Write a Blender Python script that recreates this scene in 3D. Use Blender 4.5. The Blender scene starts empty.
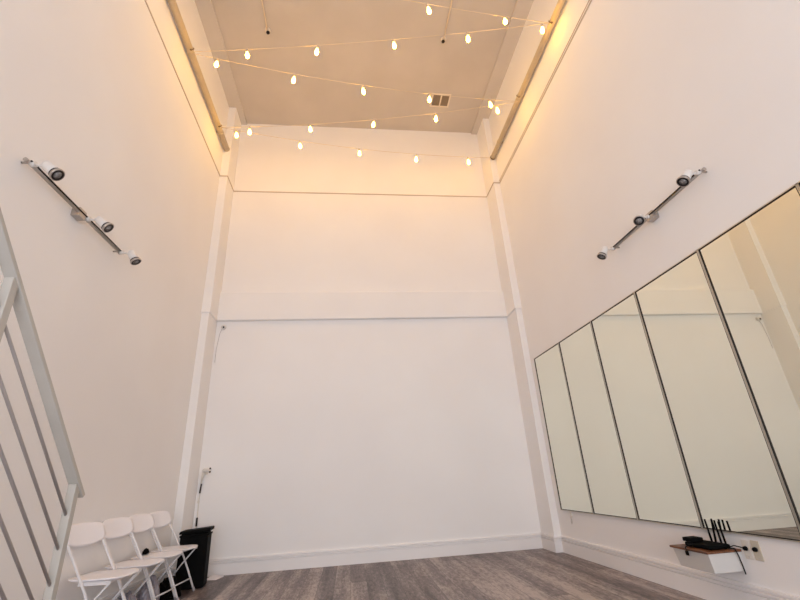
import bpy, bmesh, math, random
from mathutils import Vector as V, Matrix
random.seed(4)
PI = math.pi
C = bpy.context.scene.collection

# ------------------------------------------------------------------ room sizes (metres)
XL, XR, D, ZC = -2.143, 2.758, 6.5875, 7.446
LAMP, LAMPB, WLOW, BULB, EXPO = 10, 4, 248, 67, 0.0
YF = -3.4                       # wall behind the photographer
Z1, Z1T, Z2 = 3.4017, 3.876, 5.86   # underside and top of the beam, thin moulding line

# ------------------------------------------------------------------ materials
def mat(name, col, rough=.6, metal=0., emit=None, strength=0., trans=0., spec=.5):
    m = bpy.data.materials.new(name); m.use_nodes = True
    b = m.node_tree.nodes['Principled BSDF']
    b.inputs['Base Color'].default_value = (*col, 1)
    b.inputs['Roughness'].default_value = rough
    b.inputs['Metallic'].default_value = metal
    b.inputs['Specular IOR Level'].default_value = spec
    if trans: b.inputs['Transmission Weight'].default_value = trans
    if emit:
        b.inputs['Emission Color'].default_value = (*emit, 1)
        b.inputs['Emission Strength'].default_value = strength
    return m

def noisy(m, c1, c2, scale=3., detail=4., bump=0., bscale=60., bdist=.01):
    nt = m.node_tree; b = nt.nodes['Principled BSDF']
    tc = nt.nodes.new('ShaderNodeTexCoord')
    n = nt.nodes.new('ShaderNodeTexNoise'); n.inputs['Scale'].default_value = scale; n.inputs['Detail'].default_value = detail
    r = nt.nodes.new('ShaderNodeValToRGB')
    r.color_ramp.elements[0].position = .35; r.color_ramp.elements[0].color = (*c1, 1)
    r.color_ramp.elements[1].position = .68; r.color_ramp.elements[1].color = (*c2, 1)
    nt.links.new(tc.outputs['Object'], n.inputs['Vector'])
    nt.links.new(n.outputs['Fac'], r.inputs['Fac'])
    nt.links.new(r.outputs['Color'], b.inputs['Base Color'])
    if bump:
        n2 = nt.nodes.new('ShaderNodeTexNoise'); n2.inputs['Scale'].default_value = bscale; n2.inputs['Detail'].default_value = 3
        bp = nt.nodes.new('ShaderNodeBump'); bp.inputs['Strength'].default_value = bump; bp.inputs['Distance'].default_value = bdist
        nt.links.new(tc.outputs['Object'], n2.inputs['Vector'])
        nt.links.new(n2.outputs['Fac'], bp.inputs['Height'])
        nt.links.new(bp.outputs['Normal'], b.inputs['Normal'])
    return m

WALL = (.80, .775, .755)
M_wall = noisy(mat('wall_paint', WALL, .75), (.85, .827, .815), (.875, .857, .845), .9, 3, .12, 2.2, .03)
M_ceil = noisy(mat('ceiling_paint', (.6, .55, .5), .85), (.55, .495, .44), (.60, .54, .48), 1.5, 4)
M_soffit = noisy(mat('soffit_paint', (.62, .57, .52), .85), (.58, .53, .48), (.63, .58, .53), 1.5, 4)
M_trim = mat('baseboard_paint', (.83, .80, .79), .45)
M_mould = mat('moulding_shadow_tone', (.50, .42, .35), .6)  # brown tone carries the dark shadow line of the thin moulding
M_pipe = noisy(mat('painted_pipe', (.6, .5, .4), .6), (.50, .43, .33), (.58, .50, .39), 4, 3)
M_pipecap = mat('pipe_cap', (.22, .16, .09), .6)
M_rail = noisy(mat('rail_paint', (.46, .435, .395), .5), (.44, .415, .375), (.49, .465, .42), 5, 3)
M_railbar = mat('rail_bar_paint', (.47, .44, .43), .5)
M_plastic = mat('white_plastic', (.92, .90, .93), .4)
M_legw = mat('white_enamel', (.74, .72, .73), .35)
M_steel = mat('satin_steel', (.50, .46, .43), .3, .9)
M_dark = mat('dark_metal', (.03, .025, .025), .4, .6)
M_spotw = mat('spot_white', (.72, .69, .66), .4)
M_lens = noisy(mat('spot_lens', (.2, .19, .18), .25), (.13, .12, .115), (.30, .28, .27), 60, 2)
M_black = mat('black_plastic', (.003, .003, .003), .7, spec=.08)
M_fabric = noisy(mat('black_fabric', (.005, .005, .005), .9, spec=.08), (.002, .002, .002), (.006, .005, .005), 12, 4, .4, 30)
M_paper = mat('white_paper', (.85, .82, .86), .7)
M_plate = mat('wall_plate', (.74, .69, .62), .4)
M_plate2 = mat('cream_plate', (.58, .52, .42), .4)
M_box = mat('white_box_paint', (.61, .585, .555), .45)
M_wire = mat('clear_wire', (.62, .52, .38), .6)
M_ceilrod = mat('ceiling_rod', (.82, .73, .62), .6)
M_socket = mat('bulb_socket', (.62, .5, .36), .5)
M_mirror = mat('mirror_glass', (.86, .87, .755), .012, 1.)
M_mframe = mat('mirror_frame_dark', (.025, .02, .017), .5, 0, spec=.2)
M_mframe2 = mat('mirror_frame_silver', (.60, .56, .48), .3, .8)
M_vent = mat('vent_louver', (.36, .28, .20), .6)
M_ventf = mat('vent_frame', (.80, .70, .56), .6)
M_bag = noisy(mat('grey_plastic_sheet', (.3, .28, .33), .35), (.16, .145, .17), (.42, .39, .44), 7, 6, .5, 18)
M_rubber = mat('grey_rubber', (.35, .33, .34), .8)
M_glass = mat('window_glass', (1, 1, 1), .0, trans=1.)
M_bulb = mat('glowing_bulb', (1, .9, .7), .3, emit=(1., .50, .045), strength=BULB)
M_diff = mat('lamp_diffuser', (.9, .9, .9), .5, emit=(1, .95, .97), strength=3)

def wood_mat():
    m = mat('walnut_board', (.2, .08, .03), .45); nt = m.node_tree; b = nt.nodes['Principled BSDF']
    tc = nt.nodes.new('ShaderNodeTexCoord'); mp = nt.nodes.new('ShaderNodeMapping'); mp.inputs['Scale'].default_value = (60, 4, 60)
    n = nt.nodes.new('ShaderNodeTexNoise'); n.inputs['Scale'].default_value = 1.2; n.inputs['Detail'].default_value = 6
    r = nt.nodes.new('ShaderNodeValToRGB')
    r.color_ramp.elements[0].position = .3; r.color_ramp.elements[0].color = (.05, .016, .008, 1)
    r.color_ramp.elements[1].position = .7; r.color_ramp.elements[1].color = (.24, .085, .03, 1)
    L = nt.links.new
    L(tc.outputs['Object'], mp.inputs['Vector']); L(mp.outputs['Vector'], n.inputs['Vector']); L(n.outputs['Fac'], r.inputs['Fac']); L(r.outputs['Color'], b.inputs['Base Color'])
    return m
M_wood = wood_mat()

def floor_mat():
    m = mat('weathered_planks', (.2, .17, .16), .42); nt = m.node_tree; b = nt.nodes['Principled BSDF']; L = nt.links.new; N = nt.nodes.new
    tc = N('ShaderNodeTexCoord')
    mp = N('ShaderNodeMapping'); mp.inputs['Rotation'].default_value = (0, 0, PI/2)
    L(tc.outputs['Object'], mp.inputs['Vector'])
    br = N('ShaderNodeTexBrick'); br.inputs['Scale'].default_value = 1
    br.inputs['Brick Width'].default_value = 1.25; br.inputs['Row Height'].default_value = .17
    br.inputs['Mortar Size'].default_value = .0018; br.offset = .37; br.inputs['Bias'].default_value = 0
    br.inputs['Color1'].default_value = (0, 0, 0, 1); br.inputs['Color2'].default_value = (1, 1, 1, 1); br.inputs['Mortar'].default_value = (.3, .3, .3, 1)
    L(mp.outputs['Vector'], br.inputs['Vector'])
    # grain stretched along the boards (world y)
    m2 = N('ShaderNodeMapping'); m2.inputs['Scale'].default_value = (42, 9, 1)
    L(tc.outputs['Object'], m2.inputs['Vector'])
    g = N('ShaderNodeTexNoise'); g.inputs['Scale'].default_value = 1; g.inputs['Detail'].default_value = 8; g.inputs['Roughness'].default_value = .75; g.inputs['Distortion'].default_value = .6
    L(m2.outputs['Vector'], g.inputs['Vector'])
    m3 = N('ShaderNodeMapping'); m3.inputs['Scale'].default_value = (6.5, .35, 1)
    L(tc.outputs['Object'], m3.inputs['Vector'])
    g2 = N('ShaderNodeTexNoise'); g2.inputs['Scale'].default_value = 1; g2.inputs['Detail'].default_value = 5
    L(m3.outputs['Vector'], g2.inputs['Vector'])
    r = N('ShaderNodeValToRGB'); cr = r.color_ramp
    cr.elements[0].position = .38; cr.elements[0].color = (.045, .032, .033, 1)
    cr.elements[1].position = .62; cr.elements[1].color = (.46, .385, .36, 1)
    e = cr.elements.new(.5); e.color = (.185, .142, .135, 1)
    add = N('ShaderNodeMath'); add.operation = 'MULTIPLY_ADD'; add.inputs[1].default_value = .55
    L(g.outputs['Fac'], add.inputs[0])
    m_ = N('ShaderNodeMath'); m_.operation = 'MULTIPLY'; m_.inputs[1].default_value = .45; L(g2.outputs['Fac'], m_.inputs[0])
    L(m_.outputs[0], add.inputs[2])
    a2 = N('ShaderNodeMath'); a2.operation = 'MULTIPLY_ADD'; a2.inputs[1].default_value = .10
    sub = N('ShaderNodeMath'); sub.operation = 'SUBTRACT'; sub.inputs[1].default_value = .5
    L(br.outputs['Color'], sub.inputs[0]); L(sub.outputs[0], a2.inputs[0]); L(add.outputs[0], a2.inputs[2])
    L(a2.outputs[0], r.inputs['Fac'])
    mx = N('ShaderNodeMix'); mx.data_type = 'RGBA'; mx.inputs[7].default_value = (.035, .027, .026, 1)
    L(br.outputs['Fac'], mx.inputs[0]); L(r.outputs['Color'], mx.inputs[6]); L(mx.outputs[2], b.inputs['Base Color'])
    bp = N('ShaderNodeBump'); bp.inputs['Strength'].default_value = .25; bp.inputs['Distance'].default_value = .004
    L(add.outputs[0], bp.inputs['Height']); L(bp.outputs['Normal'], b.inputs['Normal'])
    return m
M_floor = floor_mat()

# ------------------------------------------------------------------ mesh helpers
class MB:
    def __init__(s): s.v = []; s.f = []; s.mi = []; s.sm = []
    def add(s, vs, fs, mi=0, smooth=False):
        o = len(s.v); s.v += [V(p) for p in vs]
        for f in fs: s.f.append([i+o for i in f]); s.mi.append(mi); s.sm.append(smooth)
        return s
    def box(s, a, b, mi=0, rot=None, c=None):
        x0, y0, z0 = a; x1, y1, z1 = b
        vs = [V(p) for p in ((x0,y0,z0),(x1,y0,z0),(x1,y1,z0),(x0,y1,z0),(x0,y0,z1),(x1,y0,z1),(x1,y1,z1),(x0,y1,z1))]
        if rot is not None:
            c = V(c) if c is not None else V((0, 0, 0)); vs = [rot @ (p-c) + c for p in vs]
        return s.add(vs, [(0,3,2,1),(4,5,6,7),(0,1,5,4),(1,2,6,5),(2,3,7,6),(3,0,4,7)], mi)
    def tube(s, pts, r, n=12, mi=0, flat=1.):
        pts = [V(p) for p in pts]; rr = r if isinstance(r, (list, tuple)) else [r]*len(pts)
        T0 = (pts[1]-pts[0]).normalized()
        up = V((0,0,1)) if abs(T0.z) < .9 else V((1,0,0))
        vs = []; A = None
        for i, p in enumerate(pts):
            if i == 0: T = pts[1]-pts[0]
            elif i == len(pts)-1: T = pts[-1]-pts[-2]
            else: T = (pts[i+1]-p).normalized()+(p-pts[i-1]).normalized()
            T.normalize()
            A = (up if A is None else A); A = (A-T*A.dot(T)).normalized(); B = T.cross(A)
            for k in range(n):
                a = 2*PI*k/n; vs.append(p+(A*math.cos(a)*flat+B*math.sin(a))*rr[i])
        fs = [(i*n+k, i*n+(k+1)%n, (i+1)*n+(k+1)%n, (i+1)*n+k) for i in range(len(pts)-1) for k in range(n)]
        s.add(vs, fs, mi, True)
        o = len(s.v)-len(vs)
        for q, rev in ((0, True), (len(pts)-1, False)):
            f = [o+q*n+k for k in range(n)]
            s.f.append(f[::-1] if rev else f); s.mi.append(mi); s.sm.append(False)
        return s
    def lathe(s, prof, n=24, mi=0, org=(0,0,0), axis=(0,0,1)):
        # prof: (r, h) from one end to the other along the axis
        ax = V(axis).normalized(); q = V((0,0,1)).rotation_difference(ax); o = V(org); vs = []
        for r, h in prof:
            for k in range(n):
                a = 2*PI*k/n; vs.append(o+q @ V((r*math.cos(a), r*math.sin(a), h)))
        fs = [(i*n+k, i*n+(k+1)%n, (i+1)*n+(k+1)%n, (i+1)*n+k) for i in range(len(prof)-1) for k in range(n)]
        s.add(vs, fs, mi, True); b = len(s.v)-len(vs)
        s.f.append([b+k for k in range(n)][::-1]); s.mi.append(mi); s.sm.append(False)
        s.f.append([b+(len(prof)-1)*n+k for k in range(n)]); s.mi.append(mi); s.sm.append(False)
        return s
    def prism(s, poly, z0, z1, mi=0):
        n = len(poly)
        vs = [(x, y, z0) for x, y in poly]+[(x, y, z1) for x, y in poly]
        fs = [tuple(range(n))[::-1], tuple(range(n, 2*n))]+[(i, (i+1)%n, n+(i+1)%n, n+i) for i in range(n)]
        return s.add(vs, fs, mi)
    def build(s, name, mats, parent=None, loc=None, bevel=0., seg=2, subd=0):
        me = bpy.data.meshes.new(name)
        c = V(loc) if loc is not None else V((0,0,0))
        me.from_pydata([p-c for p in s.v], [], s.f)
        for m in (mats if isinstance(mats, (list, tuple)) else [mats]): me.materials.append(m)
        me.polygons.foreach_set('material_index', s.mi); me.polygons.foreach_set('use_smooth', s.sm)
        bm = bmesh.new(); bm.from_mesh(me); bmesh.ops.recalc_face_normals(bm, faces=bm.faces); bm.to_mesh(me); bm.free()
        me.update()
        o = bpy.data.objects.new(name, me); C.objects.link(o); o.location = c
        if parent is not None: o.parent = parent
        if bevel:
            b = o.modifiers.new('bevel', 'BEVEL'); b.width = bevel; b.segments = seg; b.limit_method = 'ANGLE'; b.angle_limit = .6
        if subd:
            b = o.modifiers.new('sub', 'SUBSURF'); b.levels = subd; b.render_levels = subd
        return o

def tag(o, label=None, cat=None, group=None, kind=None):
    if label: o['label'] = label
    if cat: o['category'] = cat
    if group: o['group'] = group
    if kind: o['kind'] = kind
    return o
def thing(name, loc, label, cat, group=None):
    o = bpy.data.objects.new(name, None); C.objects.link(o); o.location = loc; o.empty_display_size = .1
    return tag(o, label, cat, group)
def copy_tree(o, parent=None):
    c = o.copy(); C.objects.link(c)
    if parent is not None: c.parent = parent
    for ch in list(o.children): copy_tree(ch, c)
    return c
def struct(o, label=None):
    o['kind'] = 'structure'
    if label: o['label'] = label
    return o

# ------------------------------------------------------------------ the shell
T = .2
struct(MB().box((XL-T, YF-T, -.1), (XR+T, D+T, 0)).build('floor', M_floor), 'weathered grey-brown wood plank floor')
struct(MB().box((XL-T, YF-T, ZC), (XR+T, D+T, ZC+.1)).build('ceiling', M_ceil), 'high beige ceiling')
struct(MB().box((XL-T, YF-T, 0), (XL, D+T, ZC)).build('wall_left', M_wall), 'tall plain white left wall')
struct(MB().box((XR, YF-T, 0), (XR+T, D+T, ZC)).build('wall_right', M_wall), 'tall white right wall that carries the mirrors')
# back wall: lower field at D, upper field stands 35 mm forward
b = MB().box((XL, D, 0), (XR, D+T, ZC)); b.box((XL, D-.015, Z1T-.05), (XR, D+.01, ZC))
struct(b.build('wall_back', M_wall), 'tall white back wall')
# wall behind the photographer; unseen low window added to light the lower walls
wx0, wx1, wz0, wz1 = -1.9, 2.5, .10, 2.4
b = MB()
b.box((XL, YF-T, 0), (XR, YF, wz0)).box((XL, YF-T, wz1), (XR, YF, ZC)).box((XL, YF-T, wz0), (wx0, YF, wz1)).box((wx1, YF-T, wz0), (XR, YF, wz1))
struct(b.build('wall_front', M_wall))
w = struct(MB().box((wx0, YF-.12, wz0), (wx0+.06, YF-.05, wz1)).box((wx1-.06, YF-.12, wz0), (wx1, YF-.05, wz1))
       .box((wx0, YF-.12, wz0), (wx1, YF-.05, wz0+.06)).box((wx0, YF-.12, wz1-.06), (wx1, YF-.05, wz1)).build('added_window_1', M_trim))
MB().box((wx0+.06, YF-.09, wz0+.06), (wx1-.06, YF-.08, wz1-.06)).build('pane', M_glass, w)

# pilasters in the two rear corners (thicker above the beam line), beam, soffits
pL, dL, pR, dR = .124, .428, .118, .443
def pilaster(name, x, sgn, p, d):
    m = MB()
    m.box(*sorted_box((x-sgn*.02, D-d+.018, 0), (x+sgn*(p-.018), D+.01, Z1+.01)))
    m.box(*sorted_box((x-sgn*.02, D-d, Z1), (x+sgn*p, D+.01, ZC)))
    return struct(m.build(name, M_wall, bevel=.004))
def sorted_box(a, b):
    return tuple(min(p, q) for p, q in zip(a, b)), tuple(max(p, q) for p, q in zip(a, b))
pilaster('trim_1', XL, 1, pL, dL)['label'] = 'white pilaster in the left rear corner'
pilaster('trim_2', XR, -1, pR, dR)['label'] = 'white pilaster in the right rear corner'
struct(MB().box((XL+pL-.01, D-.070, Z1), (XR-pR+.01, D+.01, Z1T)).build('trim_3', M_wall, bevel=.014, seg=3), 'shallow white beam across the back wall')
struct(MB().box((XL-.01, YF, ZC-.035), (XL+.23, D+.01, ZC+.01)).build('trim_4', M_soffit), 'shallow soffit strip along the left edge of the ceiling')
struct(MB().box((XR-.24, YF, ZC-.035), (XR+.01, D+.01, ZC+.01)).build('trim_5', M_soffit), 'shallow soffit strip along the right edge of the ceiling')

def sweep(path, prof, mat_, name, label, closed=False):
    """prof: list of (out, z). path: list of (x, y) with the room on the left-hand side"""
    n = len(path); m = MB(); vs = []
    for i, (x, y) in enumerate(path):
        def nrm(a, b):
            d = (V((b[0]-a[0], b[1]-a[1], 0))).normalized(); return V((-d.y, d.x, 0))
        ns = []
        if i > 0: ns.append(nrm(path[i-1], path[i]))
        if i < n-1: ns.append(nrm(path[i], path[i+1]))
        if len(ns) == 2:
            q = (ns[0]+ns[1]); q = q/q.dot(ns[0])
        else: q = ns[0]
        for o_, z in prof: vs.append(V((x, y, z))+q*o_)
    k = len(prof)
    fs = [(i*k+j, (i+1)*k+j, (i+1)*k+(j+1)%k, i*k+(j+1)%k) for i in range(n-1) for j in range(k)]
    m.add(vs, fs); m.add([vs[j] for j in range(k)], [tuple(range(k))]); m.add([vs[(n-1)*k+j] for j in range(k)], [tuple(range(k))[::-1]])
    return struct(m.build(name, mat_), label)

bbp = [(-.01, 0), (.022, 0), (.022, .130), (.008, .132), (.008, .141), (.026, .145), (.026, .156), (.006, .159), (.006, .168), (.022, .172), (.019, .187), (-.01, .187)]
sweep([(XL, D-dL+.018), (XL, YF)], bbp, M_trim, 'baseboard_left', 'white moulded baseboard along the left wall')
sweep([(XR-pR+.018, D), (XL+pL-.018, D), (XL+pL-.018, D-dL+.018), (XL, D-dL+.018)], bbp, M_trim, 'baseboard_back', 'white moulded baseboard along the back wall')
sweep([(XR, YF), (XR, D-dR+.018), (XR-pR+.018, D-dR+.018), (XR-pR+.018, D)], bbp, M_trim, 'baseboard_right', 'white moulded baseboard along the right wall')
mp_ = [(-.01, Z2-.008), (.009, Z2-.008), (.011, Z2), (.009, Z2+.008), (-.01, Z2+.008)]
sweep([(XR, YF), (XR, D-dR), (XR-pR, D-dR), (XR-pR, D-.015), (XL+pL, D-.015), (XL+pL, D-dL), (XL, D-dL), (XL, YF)], mp_, M_mould, 'trim_6', 'thin moulding line around the room below the string lights')
mp2 = [(-.01, Z2+.04), (.008, Z2+.04), (.008, Z2+.05), (-.01, Z2+.05)]
sweep([(XR, YF), (XR, D-dR)], mp2, M_mould, 'trim_7', 'second thin line above the moulding on the right wall')

# ------------------------------------------------------------------ pipes under the ceiling
ZP, RP = 6.42, .045
def pipe(x, y1, label, hooks, capm):
    sgn = 1 if x < 0 else -1
    t = thing('ceiling_pipe', (x, y1, ZP), label, 'pipe', 'pipes high on the side walls')
    MB().tube([(0, YF-y1+.005, 0), (0, 0, 0)], RP, 20).build('pipe', M_pipe, t)
    MB().lathe([(RP*.9, -.02), (RP*1.12, -.018), (RP*1.12, .008), (RP*.7, .014)], 20, axis=(0, 1, 0)).build('end_cap', capm, t)
    for y in (YF-y1+2, YF-y1+5, -1.4 if sgn < 0 else -3.2, -.4):
        MB().lathe([(RP*1.05, -.012), (RP*1.12, -.01), (RP*1.12, .01), (RP*1.05, .012)], 20, org=(0, y, 0), axis=(0, 1, 0)).box((min(0, -sgn*.061), y-.012, -.012), (max(0, -sgn*.061), y+.012, .012)).build('bracket', M_pipe, t)
    for y in hooks:
        MB().tube([(sgn*.02, y-y1, -RP*.8), (sgn*.05, y-y1, -RP*.9), (sgn*.065, y-y1, -RP*.6), (sgn*.06, y-y1, -RP*.2)], .007, 6).lathe([(.002, 0), (.014, .004), (.014, .012), (.002, .016)], 10, org=(sgn*.03, y-y1, -RP*1.2)).build('hook', M_pipecap, t)
    return t
PXL, PXR = XL+.063, XR-.063
pipe(PXL, 6.135, 'tan painted pipe running high along the left wall', [1.2, 3.0, 4.22, 5.57], M_pipe)
pipe(PXR, 6.115, 'tan painted pipe with a dark end cap high along the right wall', [2.1, 3.5, 4.69], M_pipecap)

# ------------------------------------------------------------------ camera numbers, measured by solving the room's lines
F_ = V((.1260, .9122, .3897)); 
ya, pi_, ro = .1372, .4002, -.061
Fw = V((math.sin(ya)*math.cos(pi_), math.cos(ya)*math.cos(pi_), math.sin(pi_)))
R0 = V((math.cos(ya), -math.sin(ya), 0)); U0 = R0.cross(Fw)
Rw = R0*math.cos(ro)+U0*math.sin(ro); Uw = -R0*math.sin(ro)+U0*math.cos(ro)
cam = bpy.data.cameras.new('camera'); co = bpy.data.objects.new('camera', cam); C.objects.link(co)
co.matrix_world = Matrix(((Rw.x, Uw.x, -Fw.x, 0), (Rw.y, Uw.y, -Fw.y, 0), (Rw.z, Uw.z, -Fw.z, 1), (0, 0, 0, 1)))
cam.sensor_width = 36; cam.lens = 429.14/800*36
cam.shift_x = -3.145/800; cam.shift_y = -3.787/800
cam.clip_start = .02
bpy.context.scene.camera = co

# ------------------------------------------------------------------ string lights: zigzag spans between the two pipes
# each span: two hook points and bulbs as (fraction along the span)
def bulb_mesh(dz=0):
    m = MB(); m.lathe([(.011, 0), (.013, -.010), (.018, -.026), (.0235, -.048), (.026, -.066), (.023, -.086), (.014, -.099), (.003, -.104)], 16)
    return m
hookL = lambda y: V((PXL+.05, y, ZP-.045)); hookR = lambda y: V((PXR-.05, y, ZP-.045))
def span(P, Q, ts, sag, label, swings):
    t = thing('string_lights', P, label, 'string lights', 'string lights zigzagging between the two pipes')
    d = Q-P
    pt = lambda s: d*s+V((0, 0, -4*sag*s*(1-s)))
    MB().tube([pt(i/24) for i in range(25)], .0035, 6).build('wire', M_wire, t)
    for s, (sx, sy) in zip(ts, swings):
        p = pt(s)
        so = MB().tube([(0, 0, .008), (0, 0, -.022)], .006, 8).lathe([(.010, -.018), (.014, -.022), (.015, -.052), (.012, -.056)], 12).build('bulb_socket', M_socket, t)
        so.location = p; so.rotation_euler = (sx, sy, 0)
        bl = bulb_mesh().build('bulb', M_bulb, so); bl.location = (0, 0, -.054)
    return t
HK = {'R0': (2.645, 2.1, 6.375), 'L9': (-2.03, 1.2, 6.375), 'L0': (-2.03, 3.0, 6.375), 'R1': (2.645, 3.507, 6.378), 'L1': (-2.100, 4.223, 6.331),
      'R2': (2.645, 4.685, 6.273), 'L2': (-2.03, 5.574, 6.435-.07), 'R3': (2.65, 6.07, 6.372)}
SPANS = [('L2', 'R3', [.052, .265, .476, .692, .898], .13, 'rearmost span of warm bulbs, lowest in the photo against the back wall'),
         ('R2', 'L2', [.898, .692, .477, .272, .075], .12, 'span of warm bulbs second from the back wall, just under the ceiling edge'),
         ('L1', 'R2', [.082, .292, .488, .695, .894], .14, 'span of warm bulbs slanting down to the right just past the ceiling vent'),
         ('R1', 'L1', [.832, .637, .43, .227, .022], .08, 'span of warm bulbs rising to the right below the ends of the ceiling rods'),
         ('L0', 'R1', [.02, .227, .436, .642, .859], .11, 'span of warm bulbs cut off by the top edge of the photo')]
for a, b, ts, sag, lab in SPANS:
    if a == 'L0' and b == 'R1': lab = 'topmost span of warm bulbs, cut off by the top edge of the photo'
    span(V(HK[a]), V(HK[b]), ts, sag, lab, [(random.uniform(-.12, .12), random.uniform(-.15, .15)) for _ in range(5)])

# ------------------------------------------------------------------ ceiling vent and rods
t = thing('ceiling_vent', (1.727, 5.79, ZC), 'small dark louvred air vent on the ceiling near the back wall', 'vent')
MB().box((-.175, -.15, -.012), (.175, -.125, .005)).box((-.175, .125, -.012), (.175, .15, .005)).box((-.175, -.125, -.012), (-.15, .125, .005)).box((.15, -.125, -.012), (.175, .125, .005)).box((-.012, -.125, -.012), (.012, .125, .005)).build('frame', M_ventf, t)
MB().box((-.15, -.125, -.003), (.15, .125, .004)).build('backing', M_vent, t)
for x0 in (-.148, .014):
    for k in range(9):
        a = MB().box((x0, -.008, -.001), (x0+.134, .008, .001), rot=Matrix.Rotation(.6, 3, 'X'))
        o = a.build('louver', M_vent, t); o.location = (0, -.108+k*.027, -.008)
def rod(x, y0, y1, lab, extra):
    t = thing('ceiling_rod', (x, y1, ZC), lab, 'rod', 'thin rods on the ceiling')
    MB().tube([(0, y0-y1, -.022), (0, 0, -.022)], .011, 8).build('rod', M_ceilrod, t)
    MB().lathe([(.045, .0), (.045, -.006), (.030, -.012), (.012, -.03), (.012, -.05)], 16).build('end_plate', M_ceilrod, t)
    MB().lathe([(.006, -.045), (.026, -.05), (.028, -.065), (.012, -.085), (.003, -.09)], 14, org=(.01*extra, 0, 0)).build('dark_tip', M_dark, t)
    MB().lathe([(.004, -.03), (.013, -.034), (.013, -.042), (.004, -.046)], 10, org=(0, (y0-y1)*.36, 0)).build('fastener', M_dark, t)
rod(-1.206, 1.0, 4.64, 'left one of two thin pale rods on the ceiling ending in a dark tip', 1)
rod(1.54, 1.0, 4.59, 'right one of two thin pale rods on the ceiling ending in a dark tip', -1)

# ------------------------------------------------------------------ track spotlights
def track(x, sgn, y0, yc, y1, z, lab, aims):
    t = thing('track_light', (x, yc, z), lab, 'light fixture', 'spotlight bars on the side walls')
    # sgn = +1: wall on the left, room towards +x
    MB().tube([(sgn*.045, y0-yc, 0), (sgn*.045, y1-yc, 0)], .011, 14).tube([(sgn*.045, y0-yc-.006, 0), (sgn*.045, y0-yc+.012, 0)], .015, 14).tube([(sgn*.045, y1-yc-.012, 0), (sgn*.045, y1-yc+.006, 0)], .015, 14).build('bar', M_steel, t)
    MB().tube([(sgn*.063, y0-yc+.02, .008), (sgn*.063, y1-yc-.02, .008)], .0065, 8).build('slot_rail', M_dark, t)
    MB().box(*sorted_box((sgn*.0, -.045, -.038), (sgn*.062, .045, .038))).build('canopy', M_steel, t, bevel=.005)
    for y in (y0-yc+.03, y1-yc-.03): MB().tube([(0, y, 0), (sgn*.045, y, 0)], .008, 10).build('stand_off', M_steel, t)
    for y, aim in zip((y0-yc+.045, 0.07 if sgn > 0 else .01, y1-yc-.01), aims):
        a = V(aim).normalized()
        base = V((sgn*.050, y, 0)); piv = V((sgn*.125, y+.01, -.005))
        h = MB().tube([base, base+V((sgn*.03, 0, 0))], .019, 14).tube([base+V((sgn*.02, 0, 0)), piv-V((sgn*.01, 0, 0))], .008, 10).build('joint', M_spotw, t)
        q = piv+V((sgn*.02, 0, 0))-a*.012
        sh = MB().tube([piv-V((sgn*.018, 0, 0)), q+a*.02], .009, 10).lathe([(.014, -.012), (.030, -.006), (.035, .01), (.037, .05), (.038, .085)], 24, org=q, axis=a).build('spotlight', M_spotw, t)
        MB().lathe([(.0385, .083), (.041, .085), (.041, .094), (.037, .095)], 24, org=q, axis=a).build('ring_groove', M_dark, sh)
        MB().lathe([(.040, .095), (.046, .098), (.047, .112), (.042, .116), (.038, .112)], 28, org=q, axis=a).build('bezel', M_steel, sh)
        MB().lathe([(.041, .108), (.041, .1145), (.026, .1145), (.026, .108)], 24, org=q, axis=a).build('lens_ring', M_dark, sh)
        MB().lathe([(.026, .108), (.026, .113), (.014, .116), (.012, .120), (.002, .121)], 24, org=q, axis=a).build('lens', M_lens, sh)
    return t
track(XL, 1, 2.50, 3.13, 3.765, 3.063, 'unlit three-spot chrome track light on the left wall', [(.72, .05, -.65), (.75, .10, -.65), (.50, .05, -.80)])
track(XR, -1, 2.36, 3.00, 3.60, 3.050, 'unlit three-spot chrome track light on the right wall above the mirrors', [(-.62, .0, -.75), (-.50, -.45, -.60), (-.50, .05, -.8)])

# ------------------------------------------------------------------ wall mirrors
YM, WM, ZM0, ZM1 = 5.985, .8255, .5012, 2.5273
words = ['mirror panel nearest the back wall, first of the row', 'second mirror panel from the back wall', 'third mirror panel from the back wall, middle of the five seen whole',
         'fourth mirror panel from the back wall, above the wall box with routers', 'fifth mirror panel from the back wall, reflecting the left rear corner', 'nearest mirror panel, only its edge at the right of the photo']
for k in range(6):
    t = thing('wall_mirror', (XR, YM-(k+.5)*WM, ZM0), words[k], 'mirror', 'tall mirror panels along the right wall')
    h = ZM1-ZM0; w2 = WM/2-.0015
    MB().box((-.022, -w2+.010, .010), (-.006, w2-.010, h-.010)).build('glass', M_mirror, t)
    f = MB()
    f.box((-.030, -w2, 0), (0, -w2+.007, h)).box((-.030, w2-.007, 0), (0, w2, h)).box((-.030, -w2, 0), (0, w2, .007)).box((-.030, -w2, h-.007), (0, w2, h))
    f.build('frame', M_mframe2, t)
    f = MB(); a, b_ = .006, .0135
    f.box((-.028, -w2+a, a), (-.004, -w2+b_, h-a)).box((-.028, w2-b_, a), (-.004, w2-a, h-a)).box((-.028, -w2+a, a), (-.004, w2-a, b_)).box((-.028, -w2+a, h-b_), (-.004, w2-a, h-a))
    f.build('inner_edge', M_mframe, t)
t = thing('wall_hook', (XR, 5.755, .41), 'small grey clip hanging on the wall under the first mirror', 'hook')
MB().box((-.012, -.016, .02), (0, .016, .07)).build('plate', M_plate, t, bevel=.002)
MB().tube([(-.014, -.010, .03), (-.018, -.010, -.04), (-.018, 0, -.055), (-.018, .010, -.04), (-.014, .010, .03)], .0035, 8).build('loop', M_steel, t)

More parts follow.
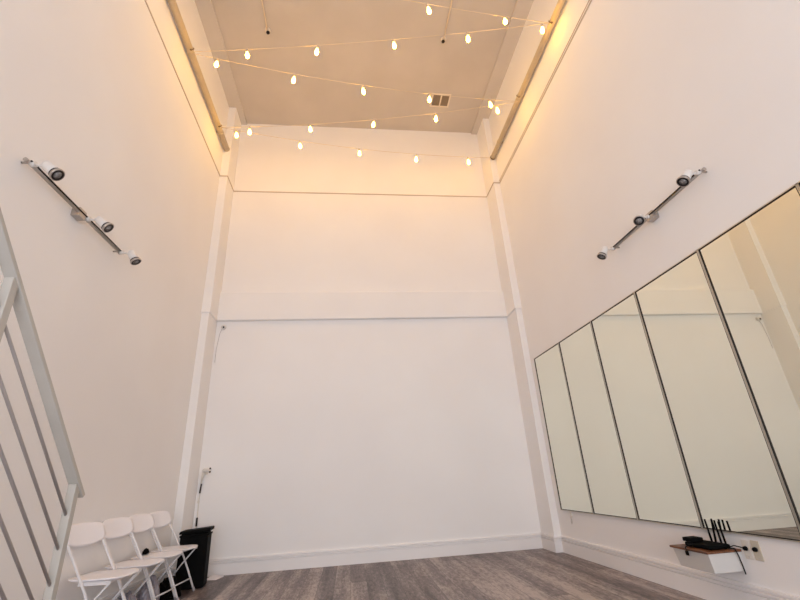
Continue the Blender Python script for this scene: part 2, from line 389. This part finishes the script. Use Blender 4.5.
# ------------------------------------------------------------------ stair railing
XS = -1.4; sl = 1.025                           # drop per metre
RY, RZ = 2.60, 1.030                            # lower end of the handrail, underside
t = thing('stair_railing', (XS, RY-.02, 0), 'off-white metal stair railing with sloping bars, beside the left wall', 'railing')
def lnp(y, off=0): return RZ-(y-RY)*sl+off
yA = .55
n_ = V((0, sl, 1)).normalized()                 # normal of the slope
def slopebox(m, y0, y1, off, hw, th, mi=0):
    a = V((0, y0-RY+.02, lnp(y0, off))); b_ = V((0, y1-RY+.02, lnp(y1, off)))
    vs = []
    for p in (a, b_):
        for sx, sn in ((-1, 0), (1, 0), (1, 1), (-1, 1)): vs.append(p+V((sx*hw, 0, 0))+n_*th*sn)
    m.add(vs, [(0,1,2,3), (7,6,5,4), (0,4,5,1), (1,5,6,2), (2,6,7,3), (3,7,4,0)], mi); return m
slopebox(MB(), yA, RY+.03, 0, .026, .022).build('handrail', M_rail, t, bevel=.003)
def post(y):
    yy = y-RY+.02
    MB().box((-.0195, yy-.0195, 0), (.0195, yy+.0195, lnp(y)+.01)).build('post', M_rail, t, bevel=.003)
    MB().box((-.05, yy-.05, 0), (.05, yy+.05, .008)).build('foot_plate', M_rail, t)
post(2.575); post(1.80); post(1.0)
for k in range(6):
    off = -.145-.148*k
    y0, y1 = yA, 2.575
    MB().tube([(0, y0-RY+.02, lnp(y0, off)), (0, y1-RY+.02, lnp(y1, off))], .0072, 10).build('bar', M_railbar, t)

# ------------------------------------------------------------------ folding chairs
def chair():
    t = thing('folding_chair', (0, 0, 0), 'x', 'chair', 'white folding chairs in a row along the left wall')
    HW = .212
    for s_ in (1, -1):
        MB().tube([(-.232, s_*HW*.99, .72), (-.222, s_*HW, .69), (-.02, s_*HW, .36), (.06, s_*HW, .20), (.145, s_*HW, .012)], .0115, 10, flat=.8).build('front_leg', M_legw, t)
        MB().tube([(.145-.008, s_*HW, .035), (.153, s_*HW, 0)], .014, 10).build('foot_cap', M_rubber, t)
        MB().tube([(.13, s_*(HW-.030), .415), (.0, s_*(HW-.030), .27), (-.20, s_*(HW-.030), .012)], .0095, 10, flat=.8).build('rear_leg', M_legw, t)
        MB().tube([(-.195, s_*(HW-.030), .03), (-.206, s_*(HW-.030), 0)], .012, 10).build('foot_cap', M_rubber, t)
    MB().tube([(.096, -HW, .12), (.096, HW, .12)], .0075, 8).build('front_stretcher', M_legw, t)
    MB().tube([(-.145, -HW+.03, .09), (-.145, HW-.03, .09)], .0075, 8).build('rear_stretcher', M_legw, t)
    MB().tube([(.10, -HW+.02, .412), (.10, HW-.02, .412)], .008, 8).tube([(-.055, -HW+.0, .412), (-.055, HW-.0, .412)], .008, 8).box((-.09, -HW+.012, .405), (.14, -HW+.024, .428)).box((-.09, HW-.024, .405), (.14, HW-.012, .428)).build('seat_frame', M_legw, t)
    # seat: rounded slab, slightly dished, with a rolled front edge
    N, Mx = 12, 12; sx0, sx1, sy = -.215, .180, .200
    vs = []; fs = []
    def sup(u, v, k=4.):
        # map a square to a rounded square
        r = max(abs(u), abs(v)); 
        if r < 1e-6: return 0, 0
        a = math.atan2(v, u); den = (abs(math.cos(a))**k+abs(math.sin(a))**k)**(1/k)
        return r*math.cos(a)/den, r*math.sin(a)/den
    for top in (1, 0):
        for i in range(N+1):
            for j in range(Mx+1):
                u, v = sup(-1+2*i/N, -1+2*j/Mx)
                x = (sx0+sx1)/2+(sx1-sx0)/2*u; y = sy*v
                e = max(abs(-1+2*i/N), abs(-1+2*j/Mx))
                z = .440+.012*(u*u*.5+v*v*.5)-.008*(1-e*e)-(.010*max(0, u)**4)
                z -= 0 if top else (.020*(1-max(0, e-.8)*3.0))
                vs.append((x, y, z))
    K = (N+1)*(Mx+1)
    for i in range(N):
        for j in range(Mx):
            a = i*(Mx+1)+j; q = (a, a+1, a+Mx+2, a+Mx+1); fs.append(q); fs.append(tuple(K+w for w in q[::-1]))
    rim = [i*(Mx+1) for i in range(N+1)]+[N*(Mx+1)+j for j in range(1, Mx+1)]+[i*(Mx+1)+Mx for i in range(N-1, -1, -1)]+[j for j in range(Mx-1, 0, -1)]
    for q in range(len(rim)):
        a, b_ = rim[q], rim[(q+1) % len(rim)]; fs.append((a, b_, K+b_, K+a))
    MB().add(vs, fs, 0, True).build('seat', M_plastic, t)
    # backrest: curved panel with rounded corners
    vs = []; fs = []; NU, NV = 18, 10; tilt = .30
    for side in (0, 1):
        for i in range(NU+1):
            for j in range(NV+1):
                u, v = sup(-1+2*i/NU, -1+2*j/NV, 5.)
                y = .236*u*(1-.07*max(0, v)); z = .738+.068*v-(.022*(1-u*u) if v < 0 else 0)*(-v)+.008*(1-u*u)*max(0, v)
                x = -.214-(z-.70)*tilt-.026*(1-u*u)+(.016 if side == 0 else -.012)*(1-.35*max(abs(-1+2*i/NU), abs(-1+2*j/NV))**6)
                vs.append((x, y, z))
    K = (NU+1)*(NV+1)
    for i in range(NU):
        for j in range(NV):
            a = i*(NV+1)+j; q = (a, a+1, a+NV+2, a+NV+1); fs.append(q); fs.append(tuple(K+w for w in q[::-1]))
    rim = [i*(NV+1) for i in range(NU+1)]+[NU*(NV+1)+j for j in range(1, NV+1)]+[i*(NV+1)+NV for i in range(NU-1, -1, -1)]+[j for j in range(NV-1, 0, -1)]
    for q in range(len(rim)):
        a, b_ = rim[q], rim[(q+1) % len(rim)]; fs.append((a, b_, K+b_, K+a))
    MB().add(vs, fs, 0, True).build('backrest', M_plastic, t)
    return t
c0 = chair()
clab = ['white folding chair nearest the stair railing', 'white folding chair second from the stair railing', 'white folding chair third from the stair railing', 'white folding chair nearest the black bin']
for k, (x, y, a) in enumerate([(-1.870, 4.145, -.08), (-1.865, 4.645, -.09), (-1.865, 5.115, -.10), (-1.862, 5.58, -.09)]):
    o = c0 if k == 0 else copy_tree(c0)
    o.location = (x, y, 0); o.rotation_euler = (0, 0, a); o['label'] = clab[k]

# ------------------------------------------------------------------ things in the left rear corner
t = thing('black_bin', (-1.80, 6.0, 0), 'tall black lidded bin in the corner behind the last folding chair', 'bin')
t.rotation_euler = (0, 0, .12)
MB().add([(x*s_, y*s_*1.0, z) for z, s_ in ((0, 1.0), (.52, 1.0)) for x, y in ((-.15, -.13), (.15, -.13), (.15, .13), (-.15, .13))],
         [(3,2,1,0), (4,5,6,7), (0,1,5,4), (1,2,6,5), (2,3,7,6), (3,0,4,7)]).build('body', M_black, t, bevel=.012, seg=3)
MB().box((-.158, -.138, .515), (.158, .138, .535)).build('rim', M_black, t, bevel=.006)
MB().add([(-.165, -.145, .545), (.170, -.145, .560), (.170, .145, .560), (-.165, .145, .545), (-.160, -.14, .575), (.172, -.14, .597), (.172, .14, .597), (-.160, .14, .575)],
         [(3,2,1,0), (4,5,6,7), (0,1,5,4), (1,2,6,5), (2,3,7,6), (3,0,4,7)]).box((-.14, -.12, .53), (.14, .12, .552)).build('lid', M_black, t, bevel=.008)
o = MB().add([(-.085, -.09, .0), (.055, -.13, .0), (.10, .05, .0), (-.05, .12, .0), (-.085, -.09, .006), (.055, -.13, .004), (.10, .05, .012), (-.05, .12, .02)],
             [(3,2,1,0), (4,5,6,7), (0,1,5,4), (1,2,6,5), (2,3,7,6), (3,0,4,7)]).build('paper_sheet', M_paper, loc=None)
o.location = (-1.66, 6.42, .001); tag(o, 'loose white sheet lying on the floor between the bin and the baseboard', 'paper')
# soft heaps under the chairs: displaced blobs
def heap(name, m, loc, sx, sy, sz, seed, lab, cat, amp=.22):
    rnd = random.Random(seed); nu, nv = 28, 14; vs = []
    ph = [(rnd.uniform(2, 6), rnd.uniform(2, 6), rnd.uniform(0, 6)) for _ in range(7)]
    for j in range(nv+1):
        th = PI/2*j/nv
        for i in range(nu):
            a = 2*PI*i/nu; x, y, z = math.cos(a)*math.cos(th), math.sin(a)*math.cos(th), math.sin(th)
            k = 1+amp*sum(abs(math.sin(p*x*1.3+q*y*1.7+r+z*p)) for p, q, r in ph)/7-.1
            vs.append((x*sx*k, y*sy*k, z*sz*k))
    fs = [(j*nu+i, j*nu+(i+1)%nu, (j+1)*nu+(i+1)%nu, (j+1)*nu+i) for j in range(nv) for i in range(nu)]+[tuple(range(nu))[::-1]]
    o = MB().add(vs, fs, 0, False).build(name, m); o.location = loc
    return tag(o, lab, cat)
heap('plastic_bag', M_bag, (-1.905, 5.10, 0), .085, .13, .25, 3, 'crumpled grey plastic bag on the floor under the third folding chair', 'bag', .35)
heap('plastic_bag', M_bag, (-1.905, 4.64, 0), .085, .13, .20, 8, 'crumpled grey plastic bag on the floor under the second folding chair', 'bag', .35)
heap('shade_heap', M_fabric, (-1.885, 5.565, 0), .11, .14, .17, 9, 'low black bag-like heap standing for the shaded floor under the folding chair next to the bin', 'bag', .3)  # black heap stands for the shade on the floor between the chair legs
o = heap('black_pouch', M_fabric, (-2.03, 5.21, .449), .022, .04, .04, 5, 'small black pouch on the seat of the third folding chair', 'pouch', .5)

# corner camera under the beam
t = thing('security_camera', (-1.93, D, 3.315), 'small white dome security camera under the beam in the left rear corner', 'camera')
MB().lathe([(.034, 0), (.034, -.012), (.012, -.016), (.012, -.03)], 20, org=(0, 0, 0), axis=(0, 1, 0)).build('mount', M_spotw, t)
MB().lathe([(.010, -.028), (.030, -.036), (.037, -.052), (.037, -.07), (.030, -.082), (.021, -.085)], 24, axis=(-.28, 1, .38)).build('housing', M_spotw, t)
MB().lathe([(.014, -.083), (.014, -.088), (.008, -.092), (.002, -.093)], 20, axis=(-.28, 1, .38)).build('lens', M_black, t)
o = MB().tube([(-1.945, D-.006, 3.30), (-1.975, D-.006, 3.20), (-2.0, D-.006, 2.96), (-2.0, D-.006, 2.75)], .0035, 6).build('camera_cable', M_railbar)
tag(o, 'thin grey cable running down the corner from the security camera', 'cable')
# lower wall device with two dark lenses
t = thing('wall_camera', (-1.945, D, 1.245), 'white wall camera with two dark eyes above the black bin', 'camera')
MB().box((-.03, -.02, -.05), (.03, 0, .03)).build('bracket', M_plate, t, bevel=.004)
MB().lathe([(.018, 0), (.026, .012), (.028, .09), (.024, .10)], 20, org=(-.03, -.045, .0), axis=(1, -.25, 0)).tube([(0, -.045, 0), (0, -.012, -.01)], .012, 10).build('housing', M_spotw, t)
MB().lathe([(.011, 0), (.011, .012), (.006, .016)], 14, org=(.062, -.072, .022), axis=(1, -.25, 0)).build('lens', M_black, t)
MB().lathe([(.011, 0), (.011, .012), (.006, .016)], 14, org=(.062, -.072, -.022), axis=(1, -.25, 0)).build('lens', M_black, t)
MB().tube([(-.02, -.04, -.02), (-.035, -.03, -.10), (-.045, -.012, -.16)], [.022, .014, .006], 10).build('cable_boot', M_plate, t)
t = thing('hanging_cable', (-1.975, D-.010, .875), 'thin cable with dark joints hanging from the wall camera to the bin', 'cable')
MB().tube([(-.008, 0, .21), (-.014, 0, .12), (-.022, 0, .0), (-.018, 0, -.10), (-.016, 0, -.26), (-.012, 0, -.34)], .0065, 8).build('cord', M_plate, t)
MB().tube([(-.010, -.004, .205), (-.018, -.004, .09)], .011, 8).build('dark_joint', M_dark, t)
MB().tube([(-.016, -.004, -.20), (-.014, -.004, -.30)], .012, 8).build('dark_joint', M_dark, t)
MB().box((-.034, -.008, -.03), (-.012, .008, .0)).build('inline_switch', M_plate, t)

# ------------------------------------------------------------------ wall box with routers
bx0, bx1, by0, by1, bz0, bz1 = 2.500, XR, 3.235, 3.60, .262, .385
t = thing('wall_box', (XR, (by0+by1)/2, bz0), 'white box with a walnut top mounted on the wall below the mirrors', 'shelf')
yc = (by0+by1)/2; hy = (by1-by0)/2
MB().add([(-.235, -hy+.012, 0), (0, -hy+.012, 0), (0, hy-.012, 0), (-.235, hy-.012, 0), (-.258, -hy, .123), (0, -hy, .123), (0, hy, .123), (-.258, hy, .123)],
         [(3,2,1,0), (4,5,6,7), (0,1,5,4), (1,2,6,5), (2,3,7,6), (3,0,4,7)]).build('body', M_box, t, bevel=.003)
MB().box((-.272, -hy-.012, .123), (0, hy+.012, .137)).build('top_board', M_wood, t, bevel=.002)
zt = bz1+.014
ro_t = t = thing('router', (2.63, 3.385, zt), 'wide flat black router with upright antennas on the walnut board', 'router')
MB().box((-.085, -.125, .004), (.085, .125, .032)).build('body', M_black, t, bevel=.008)
for x, y in ((-.06, -.1), (.06, -.1), (-.06, .1), (.06, .1)): MB().lathe([(.008, 0), (.008, .006)], 10, org=(x, y, 0)).build('foot', M_black, t)
for (x, y, dx, dy, L) in ((.070, -.105, .0, .012, .175), (.078, -.055, -.006, .0, .18), (.074, -.005, .002, -.02, .18), (.078, .035, .0, .012, .18)):
    MB().tube([(x, y, .026), (x+dx*.15, y+dy*.15, .045)], .007, 8).tube([(x+dx*.15, y+dy*.15, .04), (x+dx, y+dy, L)], [.0075, .0065], 8).build('antenna', M_black, t)
t = thing('modem', (2.60, 3.47, zt+.0335), 'small black modem stacked on the rear of the router', 'modem')
MB().box((-.05, -.04, 0), (.05, .06, .028)).build('body', M_black, t, bevel=.006)
o = MB().box((-.010, -.012, -.030), (.0, .012, .0)).tube([(-.005, 0, -.004), (-.008, 0, .022), (.014, 0, .032), (.05, 0, .03)], .004, 8).build('power_plug', M_black)
o.location = (2.4855, 3.42, bz1+.0); tag(o, 'small black adapter dangling over the front edge of the walnut board', 'adapter')
o = MB().tube([(2.66, 3.27, zt+.012), (2.70, 3.212, zt+.010), (2.712, 3.212, zt-.03), (2.735, 3.230, bz0+.05), (2.742, 3.232, bz0-.015)], .0042, 8).build('power_cord', M_black, ro_t)
o.location = -V(ro_t.location)
def outlet(name, y, z, w2, h2, m, lab):
    t = thing(name, (XR, y, z), lab, 'outlet', None)
    MB().box((-.007, -w2, -h2), (0, w2, h2)).build('cover_plate', m, t, bevel=.003)
    MB().lathe([(.013, 0), (.015, .006), (.012, .022), (.006, .026)], 14, org=(-.007, .0, .008), axis=(-1, 0, 0)).build('plug', M_black, t)
    MB().lathe([(.004, 0), (.004, .002)], 8, org=(-.007, 0, -h2+.014), axis=(-1, 0, 0)).build('screw', M_steel, t)
outlet('wall_outlet', 3.165, .405, .034, .058, M_plate, 'white wall outlet partly behind the wall box, black plug in it')
outlet('wall_outlet', 3.085, .408, .034, .060, M_plate2, 'cream wall outlet to the right of the white one, black plug in it')
o = MB().tube([(2.735, 3.165, .413), (2.705, 3.17, .425), (2.69, 3.20, .43), (2.68, 3.25, zt+.012)], .0035, 8).build('plug_cord', M_black)
tag(o, 'short black cord from the white outlet to the router', 'cable')

# ------------------------------------------------------------------ lamps and window fill behind the photographer
def area(name, loc, rot, sx, sy, power, col):
    l = bpy.data.lights.new(name, 'AREA'); l.shape = 'RECTANGLE'; l.size = sx; l.size_y = sy; l.energy = power; l.color = col
    o = bpy.data.objects.new(name, l); C.objects.link(o); o.location = loc; o.rotation_euler = rot; return o
for x, y in ((-.9, -1.6), (1.4, -1.6), (-.7, 2.3), (1.3, 2.3)):
    t = thing('ceiling_lamp', (x, y, ZC), 'flat square ceiling lamp above the photographer, outside the frame', 'lamp', 'flat square lamps on the front part of the ceiling')
    MB().box((-.32, -.32, -.05), (.32, .32, 0)).build('housing', M_trim, t, bevel=.006)
    MB().box((-.29, -.29, -.056), (.29, .29, -.045)).build('diffuser', M_diff, t)
    area('lamp_light', (x, y, ZC-.07), (0, 0, 0), .58, .58, LAMP if y < 0 else LAMPB, (.86, .92, 1))
for nm, za, zb_, P in (('window_fill', wz0, wz1, WLOW),):
    area(nm, ((wx0+wx1)/2, YF+.02, (za+zb_)/2), (PI/2, 0, 0), wx1-wx0-.15, zb_-za-.1, P, (.88, .925, 1.0))  # broad fill light set in the added window opening
w = bpy.data.worlds.new('sky'); bpy.context.scene.world = w; w.use_nodes = True
nt = w.node_tree; bg = nt.nodes['Background']; sk = nt.nodes.new('ShaderNodeTexSky'); sk.sky_type = 'HOSEK_WILKIE'; sk.turbidity = 6
nt.links.new(sk.outputs['Color'], bg.inputs['Color']); bg.inputs['Strength'].default_value = .5

sc = bpy.context.scene
sc.view_settings.view_transform = 'Standard'; sc.view_settings.look = 'None'; sc.view_settings.exposure = EXPO; sc.view_settings.gamma = 1; sc.view_settings.use_curve_mapping = False
sc.cycles.use_denoising = True; sc.cycles.max_bounces = 12; sc.cycles.diffuse_bounces = 8; sc.cycles.sample_clamp_indirect = 6
